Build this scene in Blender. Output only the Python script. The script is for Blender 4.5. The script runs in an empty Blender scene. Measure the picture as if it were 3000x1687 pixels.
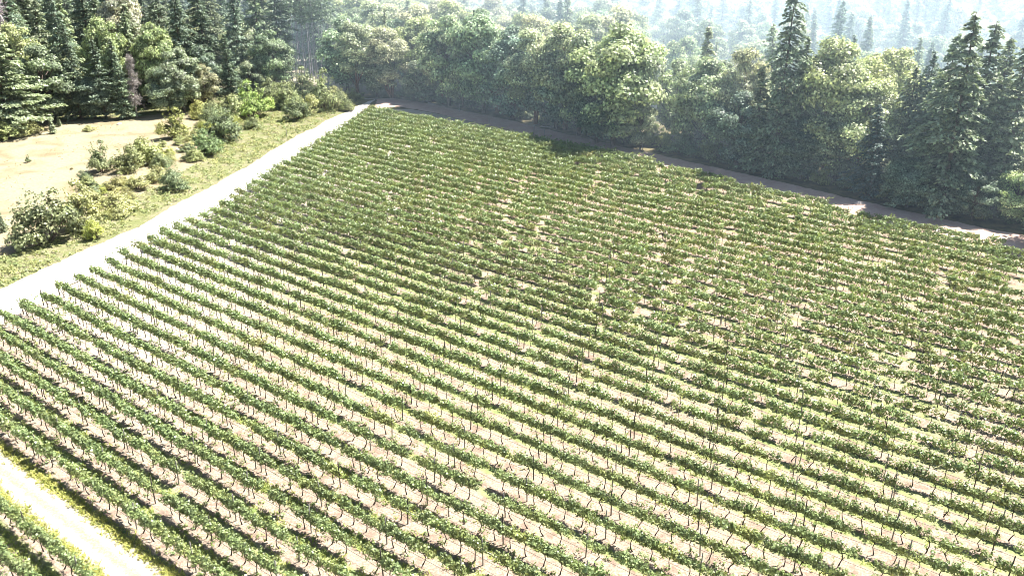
import bpy, math, random
import numpy as np
from mathutils import Vector

R = np.random.default_rng(11)
random.seed(5)
sc = bpy.context.scene
col = sc.collection

# ------------------------------------------------------------------ camera survey
H, F, CX, CY, YH = 38.0, 2600.0, 1500.0, 843.5, -270.0
PITCH = math.atan((CY - YH) / F)
cp, sp = math.cos(PITCH), math.sin(PITCH)
S = 3000 / 2576

def ground(u, v, z=0.0):
    dx, dz = (u - CX) / F, -(v - CY) / F
    r = (dx, cp + dz * sp, -sp + dz * cp)
    k = (H - z) / -r[2]
    return r[0] * k, r[1] * k

def tall(u, vb, vt):
    y = ground(u, vb)[1]
    dz = -(vt - CY) / F
    return H + y * (-sp + dz * cp) / (cp + dz * sp)

def project(x, y, z=0.0):
    b = z - H
    depth = y * cp - b * sp
    if depth < 1: return (-9e9, -9e9, depth)
    return CX + F * x / depth, CY - F * (y * sp + b * cp) / depth, depth

cam_d = bpy.data.cameras.new('camera'); cam = bpy.data.objects.new('camera', cam_d); col.objects.link(cam)
cam.location = (0, 0, H); cam.rotation_euler = (math.pi / 2 - PITCH, 0, 0)
cam_d.sensor_width = 36; cam_d.lens = F / 3000 * 36; cam_d.clip_end = 5000
sc.camera = cam

# ------------------------------------------------------------------ light
TO_SUN = Vector((0.86, 0.50, 0)).normalized() * math.cos(math.radians(59)) + Vector((0, 0, math.sin(math.radians(59))))
sun_d = bpy.data.lights.new('sun', 'SUN'); sun_d.energy = 5.0; sun_d.angle = math.radians(0.5); sun_d.color = (1, 0.97, 0.91)
sun = bpy.data.objects.new('sun', sun_d); col.objects.link(sun)
sun.rotation_euler = TO_SUN.to_track_quat('Z', 'Y').to_euler(); sun.location = (80, 60, 120)
w = bpy.data.worlds.new('World'); sc.world = w; w.use_nodes = True
nt = w.node_tree; nt.nodes.clear()
sky = nt.nodes.new('ShaderNodeTexSky'); sky.sky_type = 'NISHITA'; sky.sun_disc = False
sky.sun_elevation = math.radians(59); sky.sun_rotation = math.atan2(TO_SUN.x, TO_SUN.y)
sky.dust_density = 0.2; sky.air_density = 0.65; sky.ozone_density = 1.5
bg = nt.nodes.new('ShaderNodeBackground'); bg.inputs[1].default_value = 0.05
wo = nt.nodes.new('ShaderNodeOutputWorld')
nt.links.new(sky.outputs[0], bg.inputs[0]); nt.links.new(bg.outputs[0], wo.inputs[0])
sc.view_settings.view_transform = 'Standard'; sc.view_settings.look = 'None'; sc.view_settings.exposure = 0; sc.view_settings.gamma = 1
sc.cycles.film_exposure = 2.9          # the photograph is over-exposed
sc.cycles.filter_width = 0.95
sc.cycles.max_bounces = 6; sc.cycles.diffuse_bounces = 2; sc.cycles.glossy_bounces = 1; sc.cycles.transmission_bounces = 3
sc.cycles.volume_bounces = 0; sc.cycles.transparent_max_bounces = 4; sc.cycles.use_denoising = True
sc.cycles.caustics_reflective = False; sc.cycles.caustics_refractive = False

# ------------------------------------------------------------------ material helpers
class NT:
    def __init__(s, name):
        s.m = bpy.data.materials.new(name); s.m.use_nodes = True
        s.t = s.m.node_tree; s.t.nodes.clear()
        s.out = s.n('ShaderNodeOutputMaterial')
    def n(s, kind, **kw):
        nd = s.t.nodes.new(kind)
        for k, v in kw.items(): setattr(nd, k, v)
        return nd
    def link(s, a, b): s.t.links.new(a, b)
    def put(s, sock, v):
        if hasattr(v, 'is_linked') or hasattr(v, 'links'): s.link(v, sock)
        else: sock.default_value = v
    def math(s, op, a, b=0.0, c=None, clamp=False):
        nd = s.n('ShaderNodeMath', operation=op, use_clamp=clamp)
        s.put(nd.inputs[0], a); s.put(nd.inputs[1], b)
        if c is not None: s.put(nd.inputs[2], c)
        return nd.outputs[0]
    def mix(s, f, a, b, blend='MIX'):
        nd = s.n('ShaderNodeMix', data_type='RGBA', blend_type=blend)
        s.put(nd.inputs[0], f)
        s.put(nd.inputs[6], a if not isinstance(a, tuple) else (*a, 1)); s.put(nd.inputs[7], b if not isinstance(b, tuple) else (*b, 1))
        return nd.outputs[2]
    def noise(s, scale, detail=4, rough=0.55, vec=None, dist=0.0):
        nd = s.n('ShaderNodeTexNoise'); nd.inputs['Scale'].default_value = scale; nd.inputs['Detail'].default_value = detail
        nd.inputs['Roughness'].default_value = rough; nd.inputs['Distortion'].default_value = dist
        if vec is not None: s.link(vec, nd.inputs['Vector'])
        return nd.outputs[0]
    def ramp(s, f, lo, hi):
        nd = s.n('ShaderNodeMapRange', interpolation_type='SMOOTHSTEP'); s.put(nd.inputs[0], f)
        nd.inputs[1].default_value = lo; nd.inputs[2].default_value = hi
        return nd.outputs[0]
    def pos(s):
        return s.n('ShaderNodeNewGeometry').outputs['Position']

def leaf_material(name, base, trans, tw=0.35, rough=0.5, spec=0.35):
    k = NT(name)
    a = k.n('ShaderNodeAttribute', attribute_name='tint')
    oi = k.n('ShaderNodeObjectInfo')
    ctint = k.mix(1.0, base, oi.outputs['Color'], 'MULTIPLY')
    cb = k.mix(1.0, ctint, a.outputs['Color'], 'MULTIPLY')
    tt = k.mix(1.0, k.mix(1.0, trans, oi.outputs['Color'], 'MULTIPLY'), a.outputs['Color'], 'MULTIPLY')
    p = k.n('ShaderNodeBsdfPrincipled'); k.link(cb, p.inputs['Base Color'])
    p.inputs['Roughness'].default_value = rough; p.inputs['Specular IOR Level'].default_value = spec
    t = k.n('ShaderNodeBsdfTranslucent'); k.link(tt, t.inputs['Color'])
    ms = k.n('ShaderNodeMixShader'); ms.inputs[0].default_value = tw
    k.link(p.outputs[0], ms.inputs[1]); k.link(t.outputs[0], ms.inputs[2]); k.link(ms.outputs[0], k.out.inputs[0])
    return k.m

def plain_material(name, c1, c2, scale=8.0, rough=0.85, bump=0.3, dist=0.05, tint=False):
    k = NT(name)
    tc = k.n('ShaderNodeTexCoord')
    n = k.noise(scale, 5, 0.6, tc.outputs['Object'])
    c = k.mix(k.ramp(n, 0.35, 0.65), c1, c2)
    if tint: c = k.mix(1.0, c, k.n('ShaderNodeObjectInfo').outputs['Color'], 'MULTIPLY')
    p = k.n('ShaderNodeBsdfPrincipled'); k.link(c, p.inputs['Base Color']); p.inputs['Roughness'].default_value = rough
    p.inputs['Specular IOR Level'].default_value = 0.2
    b = k.n('ShaderNodeBump'); b.inputs['Strength'].default_value = bump; b.inputs['Distance'].default_value = dist
    k.link(n, b.inputs['Height']); k.link(b.outputs[0], p.inputs['Normal']); k.link(p.outputs[0], k.out.inputs[0])
    return k.m

M = {}
M['vine_leaf'] = leaf_material('vine_leaf', (0.23, 0.305, 0.14), (0.40, 0.48, 0.16), 0.2, 0.42, 0.5)
M['fir'] = leaf_material('fir_needles', (0.31, 0.345, 0.235), (0.34, 0.40, 0.19), 0.18, 0.55, 0.4)
M['broad'] = leaf_material('broad_leaf', (0.355, 0.405, 0.305), (0.43, 0.51, 0.28), 0.27, 0.45, 0.5)
M['bush'] = leaf_material('bush_leaf', (0.30, 0.33, 0.19), (0.40, 0.44, 0.19), 0.18, 0.5, 0.4)
M['dead'] = leaf_material('dead_twigs', (0.40, 0.365, 0.365), (0.3, 0.27, 0.27), 0.1, 0.8, 0.1)
M['grass'] = leaf_material('grass_blade', (0.30, 0.31, 0.13), (0.36, 0.38, 0.13), 0.25, 0.6, 0.2)
M['bark'] = plain_material('bark', (0.10, 0.075, 0.06), (0.21, 0.16, 0.13), 3.0, tint=True)
M['vine_bark'] = plain_material('vine_bark', (0.022, 0.018, 0.015), (0.06, 0.048, 0.038), 20.0)
M['stake'] = plain_material('weathered_stake', (0.22, 0.20, 0.18), (0.40, 0.37, 0.33), 12.0)
M['dark_stake'] = plain_material('dark_stake', (0.06, 0.05, 0.045), (0.14, 0.12, 0.10), 12.0)
M['hose'] = plain_material('drip_hose', (0.03, 0.03, 0.03), (0.07, 0.065, 0.06), 5.0, 0.5)
M['pale_hose'] = plain_material('pale_hose', (0.6, 0.6, 0.58), (0.75, 0.75, 0.72), 5.0, 0.5)
M['stone'] = plain_material('stone', (0.45, 0.38, 0.34), (0.68, 0.60, 0.54), 2.5, bump=0.6)
M['log'] = plain_material('log_wood', (0.35, 0.29, 0.25), (0.62, 0.55, 0.48), 6.0)

def ground_material(name, build):
    k = NT(name); P = k.pos()
    colr, bh, bd = build(k, P)
    p = k.n('ShaderNodeBsdfPrincipled'); k.link(colr, p.inputs['Base Color']); p.inputs['Roughness'].default_value = 0.95
    p.inputs['Specular IOR Level'].default_value = 0.1
    b = k.n('ShaderNodeBump'); b.inputs['Strength'].default_value = 0.8; b.inputs['Distance'].default_value = bd
    k.link(bh, b.inputs['Height']); k.link(b.outputs[0], p.inputs['Normal']); k.link(p.outputs[0], k.out.inputs[0])
    return k.m

def b_base(k, P):       # forest floor, turning to dry pale grass in the far valley
    big = k.noise(0.03, 4, 0.6, P); med = k.noise(0.5, 6, 0.65, P); fine = k.noise(3.0, 5, 0.7, P)
    c = k.mix(k.ramp(med, 0.35, 0.65), (0.10, 0.085, 0.055), (0.22, 0.19, 0.10))
    sep = k.n('ShaderNodeSeparateXYZ'); k.link(P, sep.inputs[0])
    far = k.ramp(sep.outputs[1], 188, 210)
    dry = k.mix(k.ramp(fine, 0.3, 0.7), (0.42, 0.37, 0.27), (0.56, 0.50, 0.39))
    c = k.mix(k.math('MULTIPLY', far, k.ramp(big, 0.30, 0.42)), c, dry)
    return c, fine, 0.15

def b_bank(k, P):       # weedy strip between meadow and road
    med = k.noise(0.35, 5, 0.65, P); fine = k.noise(2.5, 6, 0.7, P)
    c = k.mix(k.ramp(med, 0.36, 0.6), (0.29, 0.26, 0.165), (0.20, 0.215, 0.09))
    c = k.mix(k.ramp(fine, 0.5, 0.75), c, (0.14, 0.15, 0.06))
    return c, fine, 0.25

def b_meadow(k, P):
    med = k.noise(0.16, 5, 0.6, P, 0.6); fine = k.noise(2.2, 6, 0.7, P)
    c = k.mix(k.ramp(med, 0.42, 0.68), (0.37, 0.32, 0.215), (0.255, 0.205, 0.125))
    c = k.mix(k.math('MULTIPLY', k.ramp(fine, 0.42, 0.68), 0.55), c, (0.22, 0.19, 0.105))
    return c, fine, 0.12

def b_white(k, P):
    med = k.noise(0.4, 5, 0.6, P); fine = k.noise(5.0, 5, 0.7, P)
    c = k.mix(k.ramp(med, 0.35, 0.7), (0.68, 0.65, 0.60), (0.60, 0.55, 0.48))
    return c, fine, 0.03

def b_red(k, P):
    med = k.noise(0.5, 5, 0.65, P); fine = k.noise(4.0, 6, 0.7, P)
    c = k.mix(k.ramp(med, 0.35, 0.65), (0.50, 0.34, 0.28), (0.58, 0.44, 0.37))
    c = k.mix(k.ramp(fine, 0.52, 0.72), c, (0.64, 0.52, 0.44))
    return c, fine, 0.06

NX, NY = 0.6166, 0.7873
DX, DY = 0.7873, -0.6166
N0, SP = 22.4, 2.30

def b_soil(k, P):       # bare soil under the vines, grass down the middle of each lane
    sep = k.n('ShaderNodeSeparateXYZ'); k.link(P, sep.inputs[0])
    x, y = sep.outputs[0], sep.outputs[1]
    nn = k.math('ADD', k.math('MULTIPLY', x, NX), k.math('MULTIPLY', y, NY))
    ss = k.math('ADD', k.math('MULTIPLY', x, DX), k.math('MULTIPLY', y, DY))
    wob = k.noise(0.6, 4, 0.6, P); med = k.noise(0.9, 5, 0.65, P); fine = k.noise(6.0, 6, 0.72, P); big = k.noise(0.06, 3, 0.5, P)
    ph = k.math('FRACT', k.math('DIVIDE', k.math('SUBTRACT', nn, N0 - SP * 20), SP))
    ph = k.math('ADD', ph, k.math('MULTIPLY', k.math('SUBTRACT', wob, 0.5), 0.35))
    lane = k.math('SUBTRACT', 1.0, k.math('MULTIPLY', k.math('ABSOLUTE', k.math('SUBTRACT', ph, 0.55)), 3.2), clamp=True)
    # distance from the white road: dry pale lanes near it, greener ones away from it
    away = k.ramp(k.math('ADD', ss, k.math('MULTIPLY', nn, 0.47)), -70, -36)
    near = k.ramp(nn, 46, 24)
    green = k.math('MAXIMUM', away, near)
    soil = k.mix(k.ramp(fine, 0.40, 0.62), (0.30, 0.22, 0.165), (0.44, 0.37, 0.29))
    soil = k.mix(k.math('MULTIPLY', k.ramp(med, 0.46, 0.66), 0.6), soil, (0.19, 0.12, 0.092))
    pale = k.mix(k.ramp(fine, 0.35, 0.6), (0.34, 0.29, 0.24), (0.50, 0.45, 0.39))
    soil = k.mix(k.math('SUBTRACT', 1.0, k.math('MAXIMUM', away, near), clamp=True), soil, pale)
    gcol = k.mix(k.ramp(med, 0.35, 0.6), (0.36, 0.37, 0.18), (0.22, 0.26, 0.10))
    gm = k.math('MULTIPLY', k.math('MULTIPLY', k.ramp(k.math('ADD', lane, k.math('MULTIPLY', k.math('SUBTRACT', fine, 0.5), 1.1)), 0.25, 0.65), green), k.ramp(big, 0.25, 0.55))
    c = k.mix(gm, soil, gcol)
    return c, fine, 0.10

def b_track(k, P):
    sep = k.n('ShaderNodeSeparateXYZ'); k.link(P, sep.inputs[0])
    nn = k.math('ADD', k.math('MULTIPLY', sep.outputs[0], NX), k.math('MULTIPLY', sep.outputs[1], NY))
    med = k.noise(1.1, 6, 0.7, P); fine = k.noise(5.0, 6, 0.72, P)
    e = k.math('ABSOLUTE', k.math('SUBTRACT', nn, 19.9))
    edge = k.ramp(k.math('ADD', e, k.math('MULTIPLY', k.math('SUBTRACT', med, 0.5), 2.2)), 0.75, 1.55)
    pale = k.mix(k.ramp(fine, 0.52, 0.72), (0.46, 0.41, 0.32), (0.33, 0.27, 0.19))
    g = k.mix(k.ramp(fine, 0.38, 0.62), (0.38, 0.35, 0.16), (0.22, 0.24, 0.09))
    mid = k.math('MULTIPLY', k.math('SUBTRACT', 1.0, k.ramp(k.math('ADD', e, k.math('MULTIPLY', k.math('SUBTRACT', med, 0.5), 1.2)), 0.12, 0.42)), 0.8)
    pale = k.mix(mid, pale, k.mix(k.ramp(fine, 0.42, 0.62), (0.46, 0.38, 0.25), (0.30, 0.26, 0.13)))
    return k.mix(edge, pale, g), fine, 0.08

# ------------------------------------------------------------------ mesh helpers
def make_mesh(name, V, Q, mats, tint=None, midx=None):
    V = np.asarray(V, np.float32); Q = np.asarray(Q, np.int32)
    me = bpy.data.meshes.new(name)
    me.vertices.add(len(V)); me.vertices.foreach_set('co', V.ravel())
    nv = Q.shape[1]
    me.loops.add(Q.size); me.loops.foreach_set('vertex_index', Q.ravel())
    me.polygons.add(len(Q)); me.polygons.foreach_set('loop_start', np.arange(0, Q.size, nv, dtype=np.int32))
    if midx is not None: me.polygons.foreach_set('material_index', np.asarray(midx, np.int32))
    for m in (mats if isinstance(mats, (list, tuple)) else [mats]): me.materials.append(m)
    if tint is not None:
        at = me.attributes.new('tint', 'FLOAT_COLOR', 'FACE')
        t = np.ones((len(Q), 4), np.float32)
        tt = np.asarray(tint, np.float32)
        t[:, :3] = tt[:, None] if tt.ndim == 1 else tt
        at.data.foreach_set('color', t.ravel())
    me.update(calc_edges=True)
    return me

def obj(name, me, parent=None, loc=None):
    o = bpy.data.objects.new(name, me); col.objects.link(o)
    if parent is not None: o.parent = parent
    if loc is not None: o.location = loc
    return o

def empty(name, loc, rz=0.0, scale=1.0):
    o = bpy.data.objects.new(name, None); col.objects.link(o)
    o.location = loc; o.rotation_euler = (0, 0, rz); o.scale = (scale,) * 3 if not isinstance(scale, tuple) else scale
    o.empty_display_size = 0.3
    return o

def tag(o, label=None, cat=None, group=None, kind=None):
    for k, v in (('label', label), ('category', cat), ('group', group), ('kind', kind)):
        if v: o[k] = v
    return o

def unit(a):
    return a / np.maximum(np.linalg.norm(a, axis=-1, keepdims=True), 1e-9)

def leaves(C, N, size, rng, aspect=0.72, fold=0.18, axis=None):
    """diamond shaped folded leaf faces at centres C facing N"""
    n = len(C); N = unit(N)
    a = unit(rng.normal(size=(n, 3))) if axis is None else axis
    T = unit(np.cross(N, a)); B = np.cross(N, T)
    if axis is not None: T, B = B, T
    s = np.asarray(size, float).reshape(-1, 1) * np.ones((n, 1))
    V = np.stack([C + T * s * .5, C + B * s * .5 * aspect + N * s * fold, C - T * s * .5, C - B * s * .5 * aspect + N * s * fold], 1).reshape(-1, 3)
    return V, np.arange(4 * n).reshape(-1, 4)

def tube(pts, rad, sides=6, cap=True):
    pts = np.asarray(pts, float); rad = np.asarray(rad, float) * np.ones(len(pts))
    t = unit(np.gradient(pts, axis=0))
    ref = np.array([0.31, 0.95, 0.05]); ref2 = np.array([0.95, 0.1, 0.3])
    V = []
    for p, d, r in zip(pts, t, rad):
        a = ref if abs(d @ ref) < 0.9 else ref2
        x = unit(np.cross(d, a)); y = np.cross(d, x)
        for i in range(sides):
            an = 2 * math.pi * i / sides
            V.append(p + r * (math.cos(an) * x + math.sin(an) * y))
    Q = []
    m = len(pts)
    for j in range(m - 1):
        for i in range(sides):
            k = (i + 1) % sides
            Q.append((j * sides + i, j * sides + k, (j + 1) * sides + k, (j + 1) * sides + i))
    if cap and sides == 6:
        o = (m - 1) * sides
        Q += [(o, o + 1, o + 2, o + 3), (o, o + 3, o + 4, o + 5)]
    if cap and sides == 4:
        o = (m - 1) * sides; Q.append((o, o + 1, o + 2, o + 3))
    return np.array(V), np.array(Q)

class Acc:
    def __init__(s): s.V, s.Q, s.T, s.I, s.n = [], [], [], [], 0
    def add(s, V, Q, tint=1.0, mi=0):
        s.V.append(V); s.Q.append(np.asarray(Q) + s.n); s.n += len(V)
        t = np.asarray(tint, float)
        if t.ndim == 0: t = np.full((len(Q), 3), float(t))
        elif t.ndim == 1: t = np.repeat(t[:, None], 3, 1)
        s.T.append(t); s.I.append(np.full(len(Q), mi)); return s
    def arrays(s): return np.concatenate(s.V), np.concatenate(s.Q), np.concatenate(s.T), np.concatenate(s.I)
    def mesh(s, name, mats):
        V, Q, T, I = s.arrays(); return make_mesh(name, V, Q, mats, T, I)

def sheet(name, poly, z, mat, wob=0.0, step=1.0, kind='structure'):
    """flat sheet with a slightly ragged outline"""
    pts = []
    n = len(poly); rng = np.random.default_rng(len(name) + n); ph = w1 = 0.0
    for i in range(n):
        a, b = np.array(poly[i], float), np.array(poly[(i + 1) % n], float)
        L = np.linalg.norm(b - a); m = max(1, int(L / step)); pp = np.array([-(b - a)[1], (b - a)[0]]) / max(L, 1e-6)
        for j in range(m):
            q = a + (b - a) * j / m
            if wob: ph += rng.normal() * .25; w1 = .8 * w1 + .2 * rng.normal(); q = q + pp * wob * (w1 * 1.6 + .5 * math.sin(ph * 3))
            pts.append((q[0], q[1], z))
    me = bpy.data.meshes.new(name)
    me.from_pydata(pts, [], [list(range(len(pts)))]); me.materials.append(mat); me.update()
    if me.polygons[0].normal.z < 0: me.flip_normals()
    o = obj(name, me); o['kind'] = kind
    return o

# ------------------------------------------------------------------ layout lines
ROAD_R = [(-57.2, 52.7), (-53.8, 68.6), (-51.3, 80.2), (-49.1, 87.6), (-47.3, 91.9), (-45.9, 97.2), (-43.8, 104.0), (-41.4, 110.9), (-39.7, 118.3), (-37.3, 133.1), (-31.8, 161.7), (-27.7, 181.8)]
ROAD_L = [(-62.7, 58.0), (-58.6, 77.1), (-55.5, 88.4), (-53.0, 95.1), (-50.3, 103.5), (-48.5, 108.3), (-46.8, 118.0), (-44.8, 125.4), (-41.9, 140.2), (-39.3, 156.2), (-34.7, 174.8), (-31.8, 186.3), (-29.5, 192.4)]
FAR_LO = [(-27.7, 181.8), (-23.0, 185.6), (-14.6, 179.1), (0.0, 165.1), (10.7, 153.1), (22.2, 141.6), (43.0, 119.7), (52.1, 109.6), (62.3, 100.5), (92.2, 70.7), (119.9, 43.2)]
FAR_HI = [(-29.5, 192.4), (-25.8, 192.9), (-15.9, 185.6), (0.7, 170.1), (11.3, 158.0), (24.3, 145.3), (44.7, 124.2), (54.2, 114.3), (64.1, 105.4), (95.0, 74.9), (122.6, 47.4)]

FAR_V = [(x - .66 * 3.2, y - .75 * 3.2) for x, y in FAR_LO]       # last vines, set back from the forest road
FAR_HI = [(x + .66 * .3, y + .75 * .3) for x, y in FAR_HI]
FAR_LO = [(x - .66 * 1.5, y - .75 * 1.5) for x, y in FAR_LO]

def interp(poly, key, t):
    """point on polyline where key(p) == t"""
    for a, b in zip(poly, poly[1:]):
        ka, kb = key(a), key(b)
        if (ka - t) * (kb - t) <= 0 and ka != kb:
            f = (t - ka) / (kb - ka); return (a[0] + (b[0] - a[0]) * f, a[1] + (b[1] - a[1]) * f)
    return None
nkey = lambda p: p[0] * NX + p[1] * NY
skey = lambda p: p[0] * DX + p[1] * DY

# ------------------------------------------------------------------ the setting
def ground_sheet():
    n = 90
    xs = np.linspace(-1, 1, n); g = np.sign(xs) * np.abs(xs) ** 2.2 * 1800
    X, Y = np.meshgrid(g, g + 160)
    d = np.hypot(X, Y - 120)
    Z = np.clip((Y - 430) / 500, 0, 1) ** 1.3 * 190 + np.clip((np.abs(X) - 420) / 700, 0, 1) * 60
    Z += np.clip((d - 380) / 300, 0, 1) * 14 * np.sin(X * .013 + 1) * np.cos(Y * .017)
    Z = np.where(d < 330, 0, Z) - 0.02
    V = np.stack([X.ravel(), Y.ravel(), Z.ravel()], 1)
    i = np.arange(n * n).reshape(n, n)
    Q = np.stack([i[:-1, :-1], i[:-1, 1:], i[1:, 1:], i[1:, :-1]], -1).reshape(-1, 4)
    o = obj('ground', make_mesh('ground', V, Q, ground_material('ground_floor', b_base))); o['kind'] = 'structure'
    return o
ground_sheet()
meadow_poly = [(-147.5, 106.7), (-92.2, 106.7), (-73.8, 94.0), (-64.5, 89.8), (-58.1, 102.4), (-55.3, 115.1), (-52.6, 126.8), (-50.7, 140.5), (-51.6, 156.4), (-55.3, 174.4), (-62.7, 182.8), (-73.8, 174.4), (-84.8, 173.3), (-96.8, 168.0), (-147.5, 163.8)]
sheet('weedy_bank', [(-147.5, 47.4), (-55.8, 47.4)] + ROAD_L + [(-36.9, 197.6), (-55.3, 197.6), (-69.2, 187.1), (-147.5, 179.7)], 0.004, ground_material('weedy_bank', b_bank), 0.0)
sheet('meadow', meadow_poly, 0.012, ground_material('meadow', b_meadow), 0.35)
soil_poly = [(-55.3, 47.4), (-73.8, 5.1), (36.9, -5.4), (138.3, -5.4), (122.6, 41.0)] + FAR_LO[:1:-1] + [(-21, 182)] + ROAD_R[::-1]
sheet('vineyard_ground', soil_poly, 0.004, ground_material('vineyard_soil', b_soil))
road = ROAD_L + [(-31, 170)] + ROAD_R[::-1]
sheet('dirt_road', road, 0.024, ground_material('white_road', b_white), 0.3, 0.4)
sheet('forest_road', FAR_LO + FAR_HI[::-1], 0.018, ground_material('red_road', b_red), 0.25, 0.4)
tr = []
for s_ in (-110, 40): tr.append((NX * 18.15 + DX * s_, NY * 18.15 + DY * s_))
for s_ in (40, -110): tr.append((NX * 21.6 + DX * s_, NY * 21.6 + DY * s_))
sheet('farm_track', tr, 0.012, ground_material('farm_track', b_track))

# ------------------------------------------------------------------ vines
def vine_arrays(rng, nleaf, leaf, vig=1.0, wide=1.0, half=0.72):
    """foliage of one vine trained along local x: a lumpy hedge of leaf clumps with loose shoots on top"""
    C, N, T = [], [], []
    nc = max(4, int(8 * vig)); per = max(5, int(nleaf * .78 / nc))
    xs = np.linspace(-half, half, nc) + rng.normal(size=nc) * .10
    for x in xs:
        ry = rng.uniform(.20, .34) * (.75 + .25 * vig) * (1 + .55 * (wide - 1)); rz = rng.uniform(.26, .44) * (.65 + .35 * vig); rx = rng.uniform(.18, .30)
        c = np.array([x, rng.normal() * .08 * wide, 1.02 + rz * .75 + rng.normal() * .05])
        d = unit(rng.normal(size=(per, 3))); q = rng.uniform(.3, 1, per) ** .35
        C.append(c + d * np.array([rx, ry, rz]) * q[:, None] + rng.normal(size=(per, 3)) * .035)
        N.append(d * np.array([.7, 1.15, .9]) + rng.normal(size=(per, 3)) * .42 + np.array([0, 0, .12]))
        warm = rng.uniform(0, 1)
        T.append((np.clip(rng.normal(1, .22, per), .4, 1.7) * (.35 + .7 * q) * rng.uniform(.8, 1.2))[:, None] * np.array([1 + .16 * warm, 1 + .05 * warm, 1 - .06 * warm]))  # inner leaves tinted darker: shade inside the canopy painted into the colour
    ns = max(3, int(7 * vig)); per = max(4, int(nleaf * .22 / ns))
    for i in range(ns):
        x = rng.uniform(-half, half); up = rng.uniform(.25, .75) * (.6 + .4 * vig); side = rng.normal() * .4 * wide; lean = rng.normal() * .35
        t = np.linspace(.1, 1, per) + rng.normal(size=per) * .05; droop = rng.uniform(.1, .8) * wide
        C.append(np.stack([x + lean * t + rng.normal(size=per) * .05, side * t + rng.normal(size=per) * .05, 1.32 + up * t - droop * t ** 2 * up + rng.normal(size=per) * .04], 1))
        N.append(np.stack([rng.normal(size=per) * .5, side + rng.normal(size=per) * .5, .8 + rng.normal(size=per) * .4], 1))
        T.append((np.clip(rng.normal(1.1, .22, per), .5, 1.8))[:, None] * np.array([1.12, 1.06, .95]))
    C, N, T = map(np.concatenate, (C, N, T))
    V, Q = leaves(C, N, leaf * rng.uniform(.7, 1.3, len(C)), rng, .85, .14)
    return V, Q, T

def vine_trunk(rng, sides=6):
    a = rng.normal(size=2) * .10
    z = np.array([-.03, .25, .55, .8, .94])
    x = np.array([0, a[0] * .5, a[0] * 1.3, a[0] * .8, a[0] * .4]) ; y = np.array([0, a[1], a[1] * .6, a[1] * .2, 0])
    return tube(np.stack([x, y, z], 1), [.05, .034, .028, .03, .026], sides)

def vine_cordon(rng, half=0.7, sides=4):
    A = Acc()
    for sg in (-1, 1):
        p = np.array([[0, 0, .84], [sg * half * .3, rng.normal() * .02, .95], [sg * half * .65, rng.normal() * .03, .93], [sg * half, rng.normal() * .03, .95]])
        A.add(*tube(p, [.032, .026, .022, .012], sides))
    for i in range(5):
        x = rng.uniform(-half, half); p = np.array([[x, 0, .93], [x + rng.normal() * .05, rng.normal() * .1, 1.2], [x + rng.normal() * .1, rng.normal() * .2, 1.45]])
        A.add(*tube(p, [.01, .007, .004], 4))
    return A

NVAR = 14
near_vars = []
for i in range(NVAR):
    rng = np.random.default_rng(100 + i)
    vig = [1.25, 1.2, 1.1, 1.0, 1.0, .95, .9, .85, .8, .75, .65, .6, .5, .38][i]
    V, Q, T = vine_arrays(rng, int(520 * vig), .14, vig, 1.0)
    f = make_mesh('vine_foliage', V, Q, M['vine_leaf'], T)
    tv, tq = vine_trunk(rng); tm = make_mesh('vine_trunk', tv, tq, M['vine_bark'])
    cm = vine_cordon(rng).mesh('vine_cordon', M['vine_bark'])
    near_vars.append((f, tm, cm, vig))
bulk_vars = []
for i in range(16):
    rng = np.random.default_rng(300 + i)
    vig = 1.3 - .055 * i
    V, Q, T = vine_arrays(rng, int(300 * vig), .185, vig, 1.1)
    V2, Q2, T2 = vine_arrays(rng, int(300 * vig), .20, vig, 1.8)
    tv, tq = vine_trunk(rng, 4)
    bulk_vars.append(((V, Q, T), (V2, Q2, T2), (tv, tq), vig))

ORD = 'zeroth first second third fourth fifth sixth seventh eighth ninth tenth eleventh twelfth thirteenth fourteenth fifteenth sixteenth seventeenth eighteenth nineteenth'.split()
TENS = {2: 'twent', 3: 'thirt', 4: 'fort', 5: 'fift', 6: 'sixt', 7: 'sevent', 8: 'eight', 9: 'ninet'}
def ordinal(i):
    if i < 20: return ORD[i]
    if i < 100:
        t, r = divmod(i, 10); return TENS[t] + 'ieth' if r == 0 else TENS[t] + 'y-' + ORD[r]
    return 'hundredth' if i == 100 else f'hundred and {ordinal(i - 100)}'

def in_frame(x, y, z=1.0, m=0.0):
    u, v, d = project(x, y, z)
    return d > 1 and -m < u < 3000 + m and -m < v < 1687 + m

rows = []       # (n, s0, s1, name of the row)
for k in range(-3, 46):
    n = N0 + SP * k
    if k == -1: continue                       # the farm track runs here
    if k < -1: n = N0 + SP * k - 0.3
    a = interp(ROAD_R, nkey, n); b = interp(FAR_V, nkey, n)
    s0 = skey(a) + 1.9 + random.uniform(-.4, .4) if a else -110
    s1 = skey(b) - 1.6 if b else 140
    rows.append((k, n, s0, s1))

def rowname(k):
    return f'{ordinal(k + 1)} row above the pale farm track' if k >= 0 else f'{ordinal(-k - 1)} row below the pale farm track'

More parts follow.
